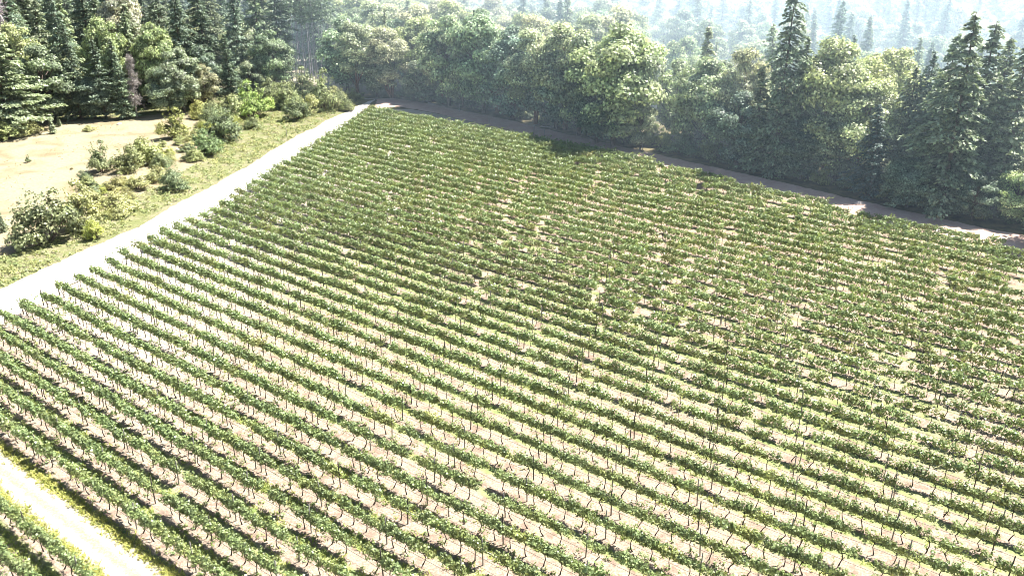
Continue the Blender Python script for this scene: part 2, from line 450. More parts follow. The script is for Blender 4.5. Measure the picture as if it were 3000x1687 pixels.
def fbm(x, y):
    return (math.sin(x * .11 + 1.3) * math.cos(y * .09 - .4) + .6 * math.sin(x * .31 + y * .27 + 2) + .4 * math.cos(x * .7 - y * .55)) / 2
vines, posts, wires = [], [], []
VSTEP = 1.32
for k, n, s0, s1 in rows:
    s = s0; i = 0; first = last = None
    while s < s1:
        x, y = NX * n + DX * s, NY * n + DY * s
        if in_frame(x, y, 1.0, 260):
            d0 = s - s0
            # vigour: full hedge beside the road, thin and gappy towards the right
            vg = 1.25 - .40 * min(1, max(0, (d0 - 24) / 55)) + .22 * fbm(x, y) + .4 * min(1, max(0, (y - 117) / 30))
            vg += R.normal() * .24
            gapp = .028 + (.06 + .16 * max(0, fbm(x * 1.3 + 9, y * 1.3))) * min(1, max(0, (d0 - 18) / 30)) * (1 if y < 127 else .3)
            if R.random() > gapp: vines.append((k, n, s, x, y, vg))
            if first is None: first = s
            last = s
        if i % 5 == 0 and in_frame(x, y, 1.0, 200):
            ps = s + VSTEP * .5 if i else s - .75
            posts.append((k, n, ps, i == 0))
        s += VSTEP * R.uniform(.94, 1.06); i += 1
    if first is not None: wires.append((k, n, max(first - .6, s0 - .75), last + .6))

def dist(x, y): return math.sqrt(x * x + y * y + 38.5 ** 2)
vin = sorted([v for v in vines if in_frame(v[3], v[4], 1.1)], key=lambda v: dist(v[3], v[4]))
indiv = set(id(v) for v in vin[:300])
rot = math.atan2(DY, DX)
byrow = {}
for v in vin: byrow.setdefault(v[0], []).append(v)
for r in byrow.values(): r.sort(key=lambda v: v[2])
for v in vines:
    k, n, s, x, y, vg = v
    if id(v) not in indiv: continue
    j = int(np.argmin([abs(q[3] - vg) + .12 * R.random() for q in near_vars]))
    f, tm, cm, vv = near_vars[j]
    o = empty('grapevine', (x, y + R.normal() * .02, 0), rot + (math.pi if R.random() < .5 else 0) + R.normal() * .06, float(R.uniform(.92, 1.1)))
    c = float(R.uniform(.85, 1.12)); yl = float(max(0, R.normal() * .12))
    obj('trunk', tm, o); obj('cordon', cm, o)
    fo = obj('foliage', f, o); fo.color = (c * (1 + yl), c * (1 + .5 * yl), c, 1)
    look = 'bushy' if vv > 1.0 else 'leafy' if vv > .78 else 'open' if vv > .55 else 'sparse'
    rk = byrow[k].index(v) + 1
    tag(o, f'{look} grapevine in the {rowname(k)}, {ordinal(rk)} from the left', 'grapevine', 'grapevines nearest the camera')

A = Acc()
for v in vines:
    if id(v) in indiv: continue
    k, n, s, x, y, vg = v
    j = int(np.argmin([abs(q[3] - vg) + .15 * R.random() for q in bulk_vars]))
    normal, floppy, (tv, tq), vv = bulk_vars[j]
    wide = y - .25 * x > 106 or (x > 8 and y > 75)
    V, Q, T = floppy if (wide and R.random() < .75) or R.random() < .12 else normal
    an = rot + (math.pi if R.random() < .5 else 0) + R.normal() * .08
    ca, sa = math.cos(an), math.sin(an); sc_ = R.uniform(.92, 1.12) * (1.06 if wide else 1)
    def place(P):
        q = P * np.array([1, 1, sc_]); return np.stack([q[:, 0] * ca - q[:, 1] * sa + x, q[:, 0] * sa + q[:, 1] * ca + y, q[:, 2]], 1)
    c = R.uniform(.82, 1.12)
    A.add(place(V), Q, (T * .8 + .28) * c * np.array([1 + max(0, R.normal() * .07), 1.02, 1]), 0)
    A.add(place(tv), tq, 1.0, 1)
o = obj('vineyard_foliage', A.mesh('vineyard_foliage', [M['vine_leaf'], M['vine_bark']]))
tag(o, 'dense green vine rows filling the rest of the hillside block', 'vineyard', kind='stuff')

# posts
def post_mesh(end):
    B = Acc()
    h, r = (1.75, .055) if end else (2.15, .044)
    B.add(*tube([[0, 0, -.1], [0, 0, .6], [.008, 0, h * .7], [.012, .004, h - .04], [.012, .004, h]], [r * 1.05, r, r * .97, r * .94, r * .6], 6))
    for z in (.5, .93, 1.35, 1.7):
        if z < h - .06: B.add(*tube([[r * .6, -.02, z], [r * 1.5, 0, z + .01], [r * .6, .02, z]], [.012, .014, .012], 4))
    if end:                                             # raking brace of the end post
        B.add(*tube([[0, 0, 1.45], [.55, 0, .75], [1.05, 0, -.05]], [.03, .03, .03], 6))
    return B
pm = {True: post_mesh(True).mesh('end_post', M['dark_stake']), False: post_mesh(False).mesh('stake', M['stake']), 'd': post_mesh(False).mesh('dark_stake', M['dark_stake'])}
pl = []
for k, n, s, end in posts:
    x, y = NX * n + DX * s, NY * n + DY * s
    if in_frame(x, y, 1.5, -10): pl.append((dist(x, y), k, n, s, end, x, y))
pl.sort()
keep = pl[:300]
pr = {}
for p in keep: pr.setdefault(p[1], []).append(p)
for r in pr.values(): r.sort(key=lambda p: p[3])
for p in keep:
    _, k, n, s, end, x, y = p
    dk = (not end) and R.random() < .3
    o = obj('trellis_post', pm[True if end else ('d' if dk else False)], loc=(x, y, 0))
    o.rotation_euler = (R.normal() * .03, R.normal() * .03 - (.06 if end else 0), rot)
    o.scale = (1, 1, float(R.uniform(.93, 1.08)))
    i = pr[k].index(p) + 1
    if end: tag(o, f'dark braced end post by the white road, {rowname(k)}', 'trellis post', 'trellis posts in the vineyard')
    else: tag(o, f'{"dark" if dk else "grey"} stake in the {rowname(k)}, {ordinal(i)} from the left', 'trellis post', 'trellis posts in the vineyard')
B = Acc()
ev, eq = tube([[0, 0, -.1], [0, 0, 1], [0, 0, 2.0]], [.035, .033, .03], 4)
for p in pl[300:]:
    B.add(ev * np.array([1, 1, R.uniform(.9, 1.08)]) + np.array([p[5], p[6], 0]), eq)
if B.n: tag(obj('vineyard_stakes', B.mesh('vineyard_stakes', M['stake'])), 'thin grey stakes standing in the distant vine rows', 'stakes', kind='stuff')

# drip hose hung under each of the nearer rows
def hose_mesh(L, z, r, sag):
    m = max(3, int(L / 1.6)); rng = np.random.default_rng(int(L * 100))
    t = np.linspace(0, L, m)
    return tube(np.stack([t, rng.normal(size=m) * .015, z + rng.normal(size=m) * sag], 1), np.full(m, r), 4)
for k, n, s0, s1 in wires:
    if k > 24: continue
    V, Q = hose_mesh(s1 - s0, .5, .014, .02)
    o = obj('drip_hose', make_mesh('drip_hose', V, Q, M['hose']), loc=(NX * n + DX * s0, NY * n + DY * s0, 0)); o.rotation_euler = (0, 0, rot)
    tag(o, f'dark drip hose strung low under the {rowname(k)}', 'drip hose', 'drip hoses under the vine rows')
gx, gy = ground(1190, 1497); V, Q = hose_mesh(22, .05, .028, .008)
o = obj('irrigation_pipe', make_mesh('irrigation_pipe', V, Q, M['pale_hose']), loc=(gx, gy, 0)); o.rotation_euler = (0, 0, rot + .02)
tag(o, 'pale irrigation pipe lying on the ground in a lane between vine rows', 'irrigation pipe')

# ------------------------------------------------------------------ grass and weeds in the lanes
def blades(xy, hgt, rng, tint, wid=.05, lean=.5, per=5):
    n = len(xy); c = np.repeat(xy, per, 0) + rng.normal(size=(n * per, 2)) * .10
    m = len(c); h = hgt * rng.uniform(.5, 1.3, m); a = rng.uniform(0, 2 * math.pi, m)
    d = np.stack([np.cos(a), np.sin(a)], 1); q = np.stack([-d[:, 1], d[:, 0]], 1)
    w_ = wid * rng.uniform(.6, 1.4, m)[:, None]; le = (lean * h * rng.uniform(.2, 1.4, m))[:, None]
    z0 = np.zeros((m, 1))
    b0 = np.hstack([c + q * w_, z0]); b1 = np.hstack([c - q * w_, z0])
    t0 = np.hstack([c + d * le - q * w_ * .25, h[:, None]]); t1 = np.hstack([c + d * le + q * w_ * .25, h[:, None]])
    V = np.stack([b0, b1, t0, t1], 1).reshape(-1, 3)
    return V, np.arange(4 * m).reshape(-1, 4), np.repeat(tint, per, 0)

G = Acc()
pts, tin = [], []
for k, n, s0, s1 in rows:
    if k > 13 or k == -2: continue
    s = max(s0, -112.0)
    L = min(s1, 75) - s
    cnt = int(L * (26 if k < 6 else 14))
    ss = s + R.random(cnt) * L; nn = n + SP * .5 + R.normal(size=cnt) * .30 + (.1)
    x, y = NX * nn + DX * ss, NY * nn + DY * ss
    den = np.array([fbm(a * 2.1, b * 2.1) for a, b in zip(x, y)])
    okm = den > R.uniform(-.9, .7, cnt) if k < 7 else den > R.uniform(-.5, 1.2, cnt)
    x, y = x[okm], y[okm]
    pts.append(np.stack([x, y], 1))
    g = R.random(len(x))[:, None]
    tin.append((np.array([1.5, 1.45, 1.1]) * (1 - g) + np.array([.8, 1.05, .7]) * g) * R.uniform(.7, 1.25, (len(x), 1)))
cnt = 3400                                             # verges of the farm track
for side in (18.45, 21.3):
    ss = R.uniform(-90, 30, cnt); nn = side + R.normal(size=cnt) * .26
    pts.append(np.stack([NX * nn + DX * ss, NY * nn + DY * ss], 1)); g = R.random((cnt, 1))
    tin.append((np.array([1.9, 1.7, 1.25]) * (1 - g) + np.array([1.1, 1.2, .75]) * g) * R.uniform(.7, 1.25, (cnt, 1)))
pts = np.concatenate(pts); tin = np.concatenate(tin)
msk = np.array([in_frame(a, b, 0, 150) for a, b in pts])
G.add(*blades(pts[msk], .15, R, tin[msk], .05, 1.3))
tag(obj('grass', G.mesh('grass', M['grass'])), 'yellow green grass growing in the lanes between vine rows', 'grass', kind='stuff')

def clump_leaves(rng, centers, rad, per, size, tint, up=.6):
    n = len(centers); C = np.repeat(centers, per, 0); r = np.repeat(np.asarray(rad).reshape(-1, 1) * np.ones((n, 1)), per, 0)
    d = unit(rng.normal(size=(n * per, 3))); d[:, 2] = np.abs(d[:, 2]) * .9
    P = C + d * r * rng.uniform(.35, 1, (n * per, 1)) ** .6
    N = d + np.array([0, 0, up]) + rng.normal(size=d.shape) * .45
    V, Q = leaves(P, N, size * rng.uniform(.6, 1.35, len(P)), rng, .8, .15)
    t = np.repeat(tint, per, 0) * rng.uniform(.65, 1.3, (len(P), 1))
    return V, Q, t

Wd = Acc()
cs, tn = [], []
for k, n, s0, s1 in rows:                              # weeds and suckers at the feet of the vines
    if k > 16: continue
    cnt = int((min(s1, 80) - max(s0, -112)) * .75)
    ss = R.uniform(max(s0, -112), min(s1, 80), cnt); nn = n - .25 + R.normal(size=cnt) * .35
    cs.append(np.stack([NX * nn + DX * ss, NY * nn + DY * ss, np.full(cnt, .05)], 1)); g = R.random((cnt, 1))
    tn.append(np.array([1.25, 1.15, .9]) * (1 - g) + np.array([.8, .95, .75]) * g)
cs = np.concatenate(cs); tn = np.concatenate(tn)
msk = np.array([in_frame(a[0], a[1], 0, 150) for a in cs])
Wd.add(*clump_leaves(R, cs[msk], R.uniform(.15, .42, msk.sum()), 22, .12, tn[msk]))
tag(obj('weeds', Wd.mesh('weeds', M['vine_leaf'])), 'low weeds and suckers scattered at the feet of the vines', 'weeds', kind='stuff')

# ------------------------------------------------------------------ tree makers
def fir_mesh(seed, h, r, low=.1, drop=.24, dense=1.0, ragged=.36, spray=.52, mat='fir', girth=1.0):
    rng = np.random.default_rng(seed); A_ = Acc(); T_ = Acc()
    bend = rng.normal(size=2) * .012 * h
    zz = np.linspace(-.2, h, 9)
    axis = lambda z: np.array([bend[0] * (z / h) ** 2, bend[1] * (z / h) ** 2, z])
    T_.add(*tube([axis(z) for z in zz], np.linspace(h * .015, .03, 9) * girth, 6))
    z = low * h; lev = 1.0; side = rng.uniform(0, 6.28)
    C, N, X, T, Sz = [], [], [], [], []
    while z < h * .985:
        t = (z / h - low) / (1 - low)
        L0 = r * min(1, (1 - t) ** .78 + .03) * (min(1, .6 + t * 4)) * lev
        lev = .5 * lev + .5 * rng.uniform(.62, 1.25)
        nb = int(rng.integers(5, 9) * dense)
        a0 = rng.uniform(0, 6.28)
        for b in range(max(3, nb)):
            if rng.random() < .14: continue
            a = a0 + 6.28 * b / max(3, nb) + rng.normal() * .25
            L = L0 * rng.uniform(1 - ragged * 1.6, 1 + ragged); zb = z + rng.normal() * .3; L *= 1 + .18 * math.cos(a - side)
            d = np.array([math.cos(a), math.sin(a), 0]); q = np.array([-d[1], d[0], 0])
            m = max(6, int(L * 14.0 * dense))
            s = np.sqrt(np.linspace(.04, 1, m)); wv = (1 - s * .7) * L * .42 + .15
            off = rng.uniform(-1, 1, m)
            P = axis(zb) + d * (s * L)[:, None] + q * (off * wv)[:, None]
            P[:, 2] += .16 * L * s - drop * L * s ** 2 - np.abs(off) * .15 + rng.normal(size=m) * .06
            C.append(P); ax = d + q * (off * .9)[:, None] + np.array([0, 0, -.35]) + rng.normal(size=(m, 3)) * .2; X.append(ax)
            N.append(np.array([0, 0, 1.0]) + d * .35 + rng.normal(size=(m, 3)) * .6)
            T.append(np.clip(rng.normal(1, .32, m) * (.3 + .9 * s), .2, 1.9)); Sz.append(np.full(m, spray) * rng.uniform(.65, 1.3, m))  # sprays near the trunk coloured darker to imitate shade within the crown
            if L > 1.2 and rng.random() < .35:
                T_.add(*tube([axis(zb), axis(zb) + d * L * .5 + np.array([0, 0, .0]), axis(zb) + d * L * .85 + np.array([0, 0, -drop * L * .6])], [.05, .035, .012], 4))
        z += rng.uniform(.38, .62) * (h / 24) ** .5
    C, N, X, T, Sz = map(np.concatenate, (C, N, X, T, Sz))
    V, Q = leaves(C, N, Sz, rng, .55, .10, axis=unit(X))
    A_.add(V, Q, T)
    return T_.mesh('fir_trunk', M['bark']), A_.mesh('fir_crown', M[mat])

def lobe_leaves(rng, A_, lobes, per, size, mat_t=1.0, cz=0.0):
    for c, rr in lobes:
        n = int(per * (rr / 1.3) ** 1.5)
        d = unit(rng.normal(size=(n, 3))); d[:, 2] = np.where(d[:, 2] < -.25, -d[:, 2] * .6, d[:, 2])
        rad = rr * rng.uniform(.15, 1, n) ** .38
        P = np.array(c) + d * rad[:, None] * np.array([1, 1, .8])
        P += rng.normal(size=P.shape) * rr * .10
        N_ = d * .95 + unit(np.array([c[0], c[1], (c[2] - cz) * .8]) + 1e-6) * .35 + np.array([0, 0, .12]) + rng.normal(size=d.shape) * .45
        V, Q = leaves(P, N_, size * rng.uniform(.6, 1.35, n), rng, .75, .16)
        lt = rng.uniform(.75, 1.25) * np.clip(rng.normal(1, .38, n), .25, 2.0) * (.25 + .85 * (rad / rr) ** 1.5)  # tint falls off inward, painting shade into the heart of each lobe
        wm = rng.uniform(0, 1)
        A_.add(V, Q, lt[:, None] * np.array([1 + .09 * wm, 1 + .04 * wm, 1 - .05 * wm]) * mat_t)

def broad_mesh(seed, h, r, nl=60, per=300, size=.40, low=.04, stems=1, mat='broad', spread=1.0, top=.5):
    rng = np.random.default_rng(seed); A_ = Acc(); T_ = Acc(); lobes = []
    cz = h * (low + (1 - low) * .5); rz = h * (1 - low) * .5
    for i in range(nl):
        d = unit(rng.normal(size=3)); d[2] = d[2] if rng.random() > top * .3 else abs(d[2])
        f = rng.uniform(.45, .95) ** .7
        # narrower towards the top and the foot
        p = np.array([d[0] * r * f * spread, d[1] * r * f * spread, cz + d[2] * rz * f])
        lobes.append((p, rng.uniform(.24, .42) * r * (1.1 - .25 * abs(d[2]))))
    lobes.append((np.array([rng.normal() * .1 * r, rng.normal() * .1 * r, h - .25 * r]), .27 * r))
    for s_ in range(stems):
        a = rng.uniform(0, 6.28); ln = np.array([math.cos(a), math.sin(a)]) * (r * .28 if stems > 1 else r * .06)
        zs = np.array([-.2, h * .15, h * .32, h * .5, h * .68])
        p = np.stack([ln[0] * (zs / h) * 1.6 + rng.normal(size=5) * .06 * r, ln[1] * (zs / h) * 1.6 + rng.normal(size=5) * .06 * r, zs], 1); p[0, :2] = ln * .2
        r0 = h * .02 / (stems ** .4)
        T_.add(*tube(p, [r0 * 1.25, r0, r0 * .8, r0 * .55, r0 * .3], 6))
        for c, rr in lobes[s_::max(stems * 2, 2)]:
            j = int(np.clip(np.searchsorted(zs, c[2] - .3 * h), 1, 3)); b = p[j]
            mid = (b + c) / 2 + np.array([0, 0, -.06 * h]) * rng.uniform(-.3, 1)
            T_.add(*tube([b, mid, c], [r0 * .42, r0 * .28, r0 * .1], 4))
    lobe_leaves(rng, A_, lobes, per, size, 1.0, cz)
    return T_.mesh('broad_trunk', M['bark']), A_.mesh('broad_crown', M[mat])

def bush_mesh(seed, h, r, nl=30, per=330, size=.23, mat='bush'):
    rng = np.random.default_rng(seed); A_ = Acc(); T_ = Acc(); lobes = []
    for i in range(nl):
        a = rng.uniform(0, 6.28); f = rng.uniform(0, 1) ** .6; sk = 1 + .35 * math.sin(a * 2 + seed) + .2 * math.sin(a * 3 + seed * 2)
        z = h * (.08 + .66 * (1 - f ** 2) ** .5 * rng.uniform(.1, 1.15) * (1 + .25 * math.sin(a + seed)))
        lobes.append((np.array([math.cos(a) * r * .78 * f * sk, math.sin(a) * r * .78 * f * sk, z]), rng.uniform(.15, .38) * r))
    for c, rr in lobes[::2]:
        T_.add(*tube([[c[0] * .1, c[1] * .1, -.1], [c[0] * .5, c[1] * .5, c[2] * .5], list(c)], [.06, .045, .015], 4))
    lobe_leaves(rng, A_, lobes, per, size)
    for i in range(26):                 # loose shoots that break the outline
        a = rng.uniform(0, 6.28); e = rng.uniform(.1, 1.3); d = np.array([math.cos(a) * math.cos(e), math.sin(a) * math.cos(e), math.sin(e)])
        t = rng.uniform(.65, 1.12, 26); P = d * np.array([r, r, h])[None, :] * t[:, None] * .95 + rng.normal(size=(26, 3)) * .10 * r * .5
        P[:, 2] = np.maximum(P[:, 2], .1)
        V, Q = leaves(P, d + rng.normal(size=(26, 3)) * .5, size * rng.uniform(.7, 1.3, 26), rng, .7, .15); A_.add(V, Q, rng.uniform(.7, 1.5, 26))
    return T_.mesh('bush_stems', M['bark']), A_.mesh('bush_foliage', M[mat])

def dead_mesh(seed, h, r, lean=0.0, twig=True, base=.25):
    rng = np.random.default_rng(seed); T_ = Acc(); A_ = Acc()
    zz = np.linspace(-.2, h, 8); ax = lambda z: np.array([lean * z + math.sin(z * .5 + seed) * .05 * r, .03 * z, z])
    T_.add(*tube([ax(z) for z in zz], np.linspace(h * .016, .03, 8), 6))
    for i in range(46 if twig else 12):
        z = rng.uniform(base * h, h * .97); a = rng.uniform(0, 6.28); L = r * (1.15 - z / h) * rng.uniform(.5, 1.2)
        d = np.array([math.cos(a), math.sin(a), rng.uniform(-.3, .3)])
        p0 = ax(z); p1 = p0 + d * L * .5; p2 = p0 + d * L + np.array([0, 0, -.12 * L])
        T_.add(*tube([p0, p1, p2], [.06, .035, .012], 4))
        if twig:
            m = 60; t = rng.random(m); P = p0 + (p2 - p0) * t[:, None] + rng.normal(size=(m, 3)) * .42
            V, Q = leaves(P, rng.normal(size=(m, 3)), .7 * rng.uniform(.5, 1.2, m), rng, .2, .05, axis=unit(d + np.array([0, 0, -.5]) + rng.normal(size=(m, 3)) * .5))
            A_.add(V, Q, rng.uniform(.6, 1.2, m))
    return T_.mesh('dead_trunk', M['log' if twig else 'bark']), (A_.mesh('dead_twigs', M['dead']) if twig else None)

def pole_fir(seed, h):
    return fir_mesh(seed, h, 2.6, low=.62, drop=.3, dense=.8, spray=.5, girth=.5)

PROTO = {
    'fir': [(fir_mesh(11, 24, 4.9, .02), 24), (fir_mesh(12, 26, 5.3, .03, .45, 1.1), 26), (fir_mesh(13, 22, 4.4, .02, .3), 22), (fir_mesh(14, 25, 5.6, .03, .4, 1.1, .35), 25)],
    'slender': [(fir_mesh(21, 20, 3.2, .02, .35, 1.0), 20), (fir_mesh(22, 22, 3.5, .03, .4), 22)],
    'pine': [(fir_mesh(31, 21, 6.0, .03, .15, 1.25, .35, .62), 21), (fir_mesh(32, 22, 5.4, .05, .12, 1.2, .4, .62), 22)],
    'pole': [(pole_fir(41, 22), 22), (pole_fir(42, 23), 23)],
    'broad': [(broad_mesh(51, 15, 5.2), 15), (broad_mesh(52, 16, 5.0, 64, stems=2), 16), (broad_mesh(53, 14, 5.6, 62, low=.02), 14), (broad_mesh(54, 17, 5.2, 70, low=.06, stems=3), 17), (broad_mesh(55, 15, 4.5, 56, low=.03), 15)],
    'madrone': [(broad_mesh(61, 17, 5.2, 42, 320, .36, .18, 3), 17), (broad_mesh(62, 16, 4.9, 40, 320, .36, .16, 3), 16), (broad_mesh(63, 18, 5.6, 48, 300, .38, .14, 4), 18)],
    'bush': [(bush_mesh(71, 4.0, 2.6, 36), 4.0), (bush_mesh(72, 3.6, 2.5, 32), 3.6), (bush_mesh(73, 4.4, 2.4, 36), 4.4), (bush_mesh(74, 3.5, 2.8, 36), 3.5)],
    'dead': [(dead_mesh(81, 18, 3.2), 18), (dead_mesh(82, 16, 2.6), 16)],
    'snag': [(dead_mesh(91, 14, 3.4, .06, False), 14), (dead_mesh(92, 14, 3.0, -.1, False), 14)],
    'sapling': [(fir_mesh(95, 3.2, 1.0, .02, .2, 1.2, .2, .34), 3.2)],
}
NAME = {'fir': ('fir_tree', 'fir'), 'slender': ('slender_fir', 'fir'), 'pine': ('pine_tree', 'pine'), 'pole': ('tall_conifer', 'conifer'), 'broad': ('broadleaf_tree', 'broadleaf tree'),
        'madrone': ('madrone_tree', 'madrone'), 'bush': ('bush', 'bush'), 'dead': ('dead_conifer', 'dead conifer'), 'snag': ('dead_snag', 'dead snag'), 'sapling': ('young_fir', 'young fir')}

plants = []
def plant(kind, x, y, h, tint, label=None, group=None, wide=1.0, var=None, region=None):
    plants.append(dict(kind=kind, x=x, y=y, h=h, tint=tint, label=label, group=group, wide=wide, var=var, region=region))

def grow(p):
    kind = p['kind']; L = PROTO[kind]; i = p['var'] if p['var'] is not None else random.randrange(len(L))
    (tm, cm), h0 = L[i % len(L)]
    k = p['h'] / h0; nm, cat = NAME[kind]
    o = empty(nm, (p['x'], p['y'], 0), random.uniform(0, 6.28), (k * p['wide'], k * p['wide'], k))
    a = obj('stems' if kind == 'bush' else 'trunk', tm, o)
    if cm is not None:
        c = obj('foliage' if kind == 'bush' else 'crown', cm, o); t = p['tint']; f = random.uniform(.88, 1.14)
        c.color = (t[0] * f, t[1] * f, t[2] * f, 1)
    if kind == 'pole': a.color = (2.3, 2.9, 3.7, 1)
    if kind == 'madrone': a.color = (1.5, 1.1, .9, 1)
    tag(o, p['label'], cat, p['group'])
    return o

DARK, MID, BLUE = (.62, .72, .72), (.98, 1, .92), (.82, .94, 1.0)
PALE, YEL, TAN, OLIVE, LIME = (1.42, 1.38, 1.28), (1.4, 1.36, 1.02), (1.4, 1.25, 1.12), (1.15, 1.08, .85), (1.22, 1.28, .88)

def at(kind, u, vb, vt, tint, label, wide=1.0, var=None, group=None):
    """u, v read off a 2576-wide survey print of the site"""
    x, y = ground(u * S, vb * S); plant(kind, x, y, max(.4, tall(u * S, vb * S, vt * S)), tint, label, group, wide, var)

exec_front = True
# forest behind the meadow, front trees
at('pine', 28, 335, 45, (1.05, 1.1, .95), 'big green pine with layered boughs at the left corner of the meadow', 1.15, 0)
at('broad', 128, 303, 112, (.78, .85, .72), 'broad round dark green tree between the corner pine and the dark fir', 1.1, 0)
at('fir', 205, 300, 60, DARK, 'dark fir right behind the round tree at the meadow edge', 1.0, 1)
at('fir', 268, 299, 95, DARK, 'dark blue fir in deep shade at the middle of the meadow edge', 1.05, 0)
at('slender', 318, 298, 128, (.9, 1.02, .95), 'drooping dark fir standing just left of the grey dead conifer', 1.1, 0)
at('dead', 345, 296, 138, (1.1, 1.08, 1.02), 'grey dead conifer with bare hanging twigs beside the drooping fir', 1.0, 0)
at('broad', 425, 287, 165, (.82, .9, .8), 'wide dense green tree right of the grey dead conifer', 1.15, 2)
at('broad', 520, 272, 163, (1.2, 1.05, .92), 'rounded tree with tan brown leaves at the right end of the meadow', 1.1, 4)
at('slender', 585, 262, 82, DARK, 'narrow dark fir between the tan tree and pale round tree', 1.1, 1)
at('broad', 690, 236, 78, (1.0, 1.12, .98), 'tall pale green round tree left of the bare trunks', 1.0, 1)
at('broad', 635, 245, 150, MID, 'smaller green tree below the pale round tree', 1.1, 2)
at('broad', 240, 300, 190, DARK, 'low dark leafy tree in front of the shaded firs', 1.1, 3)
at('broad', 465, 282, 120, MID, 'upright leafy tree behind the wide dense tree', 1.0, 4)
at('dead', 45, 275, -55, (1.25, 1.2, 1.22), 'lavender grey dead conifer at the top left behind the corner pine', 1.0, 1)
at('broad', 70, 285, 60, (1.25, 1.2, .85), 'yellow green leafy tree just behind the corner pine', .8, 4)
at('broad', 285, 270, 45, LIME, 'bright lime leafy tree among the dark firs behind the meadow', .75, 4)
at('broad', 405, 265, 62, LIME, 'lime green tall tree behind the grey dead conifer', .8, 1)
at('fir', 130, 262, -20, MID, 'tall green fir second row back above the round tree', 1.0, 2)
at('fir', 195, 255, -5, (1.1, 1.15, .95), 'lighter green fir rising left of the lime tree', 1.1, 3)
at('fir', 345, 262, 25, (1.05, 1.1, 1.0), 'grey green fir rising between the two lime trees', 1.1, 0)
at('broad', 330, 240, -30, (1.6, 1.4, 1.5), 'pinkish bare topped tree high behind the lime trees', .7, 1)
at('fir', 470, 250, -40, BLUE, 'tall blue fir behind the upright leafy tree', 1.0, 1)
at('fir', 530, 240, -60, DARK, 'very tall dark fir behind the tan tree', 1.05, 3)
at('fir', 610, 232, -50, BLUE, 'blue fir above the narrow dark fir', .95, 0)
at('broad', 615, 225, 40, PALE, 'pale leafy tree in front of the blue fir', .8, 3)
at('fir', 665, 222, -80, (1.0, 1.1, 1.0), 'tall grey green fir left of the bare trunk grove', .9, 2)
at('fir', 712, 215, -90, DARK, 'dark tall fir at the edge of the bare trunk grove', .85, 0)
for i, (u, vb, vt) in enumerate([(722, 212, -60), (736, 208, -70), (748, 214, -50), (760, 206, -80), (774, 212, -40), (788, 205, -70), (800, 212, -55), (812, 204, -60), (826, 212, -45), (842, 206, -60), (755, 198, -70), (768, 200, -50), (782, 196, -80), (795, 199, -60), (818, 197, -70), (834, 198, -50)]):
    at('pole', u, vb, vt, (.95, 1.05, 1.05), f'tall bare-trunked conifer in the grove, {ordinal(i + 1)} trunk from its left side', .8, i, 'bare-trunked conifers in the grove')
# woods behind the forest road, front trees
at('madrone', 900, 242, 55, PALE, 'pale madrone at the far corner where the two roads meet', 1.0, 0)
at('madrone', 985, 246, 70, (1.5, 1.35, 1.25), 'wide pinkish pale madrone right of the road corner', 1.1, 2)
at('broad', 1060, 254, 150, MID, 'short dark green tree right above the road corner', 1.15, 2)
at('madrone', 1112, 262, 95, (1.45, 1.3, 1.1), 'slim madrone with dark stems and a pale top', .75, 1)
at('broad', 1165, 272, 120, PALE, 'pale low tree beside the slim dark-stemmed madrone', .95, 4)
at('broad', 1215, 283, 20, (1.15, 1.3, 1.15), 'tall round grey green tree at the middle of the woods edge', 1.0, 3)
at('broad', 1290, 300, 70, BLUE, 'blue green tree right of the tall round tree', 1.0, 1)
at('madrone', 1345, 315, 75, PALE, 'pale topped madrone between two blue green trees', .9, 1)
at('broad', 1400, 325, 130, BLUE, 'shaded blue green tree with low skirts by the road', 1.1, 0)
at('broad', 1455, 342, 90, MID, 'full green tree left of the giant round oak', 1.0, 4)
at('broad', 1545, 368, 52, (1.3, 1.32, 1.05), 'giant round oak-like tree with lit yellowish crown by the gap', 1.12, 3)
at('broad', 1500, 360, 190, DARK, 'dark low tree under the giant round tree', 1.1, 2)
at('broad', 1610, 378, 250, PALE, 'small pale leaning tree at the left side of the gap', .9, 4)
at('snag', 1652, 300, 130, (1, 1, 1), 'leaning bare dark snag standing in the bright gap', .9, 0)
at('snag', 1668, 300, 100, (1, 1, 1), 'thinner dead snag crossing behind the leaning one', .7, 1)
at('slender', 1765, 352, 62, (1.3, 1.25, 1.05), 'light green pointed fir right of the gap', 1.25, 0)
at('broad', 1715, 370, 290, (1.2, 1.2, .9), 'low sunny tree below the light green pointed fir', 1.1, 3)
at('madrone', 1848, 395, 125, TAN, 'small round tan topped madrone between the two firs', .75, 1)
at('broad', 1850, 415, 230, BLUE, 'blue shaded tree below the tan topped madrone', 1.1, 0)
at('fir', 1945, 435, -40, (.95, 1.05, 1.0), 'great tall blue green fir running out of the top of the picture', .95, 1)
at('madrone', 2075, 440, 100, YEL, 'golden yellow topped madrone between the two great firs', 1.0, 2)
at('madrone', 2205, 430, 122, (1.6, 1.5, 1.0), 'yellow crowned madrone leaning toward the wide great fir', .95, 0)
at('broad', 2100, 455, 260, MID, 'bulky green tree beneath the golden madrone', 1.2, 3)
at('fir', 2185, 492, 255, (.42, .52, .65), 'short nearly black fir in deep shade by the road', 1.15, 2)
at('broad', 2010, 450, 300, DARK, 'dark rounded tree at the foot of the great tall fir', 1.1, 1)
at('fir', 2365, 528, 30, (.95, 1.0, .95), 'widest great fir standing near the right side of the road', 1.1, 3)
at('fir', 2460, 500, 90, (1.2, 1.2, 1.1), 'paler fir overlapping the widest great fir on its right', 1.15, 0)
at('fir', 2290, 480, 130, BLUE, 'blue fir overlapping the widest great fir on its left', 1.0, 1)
at('broad', 2545, 560, 430, (1.4, 1.45, 1.05), 'sunlit low round tree at the right edge of the photo', 1.2, 2)
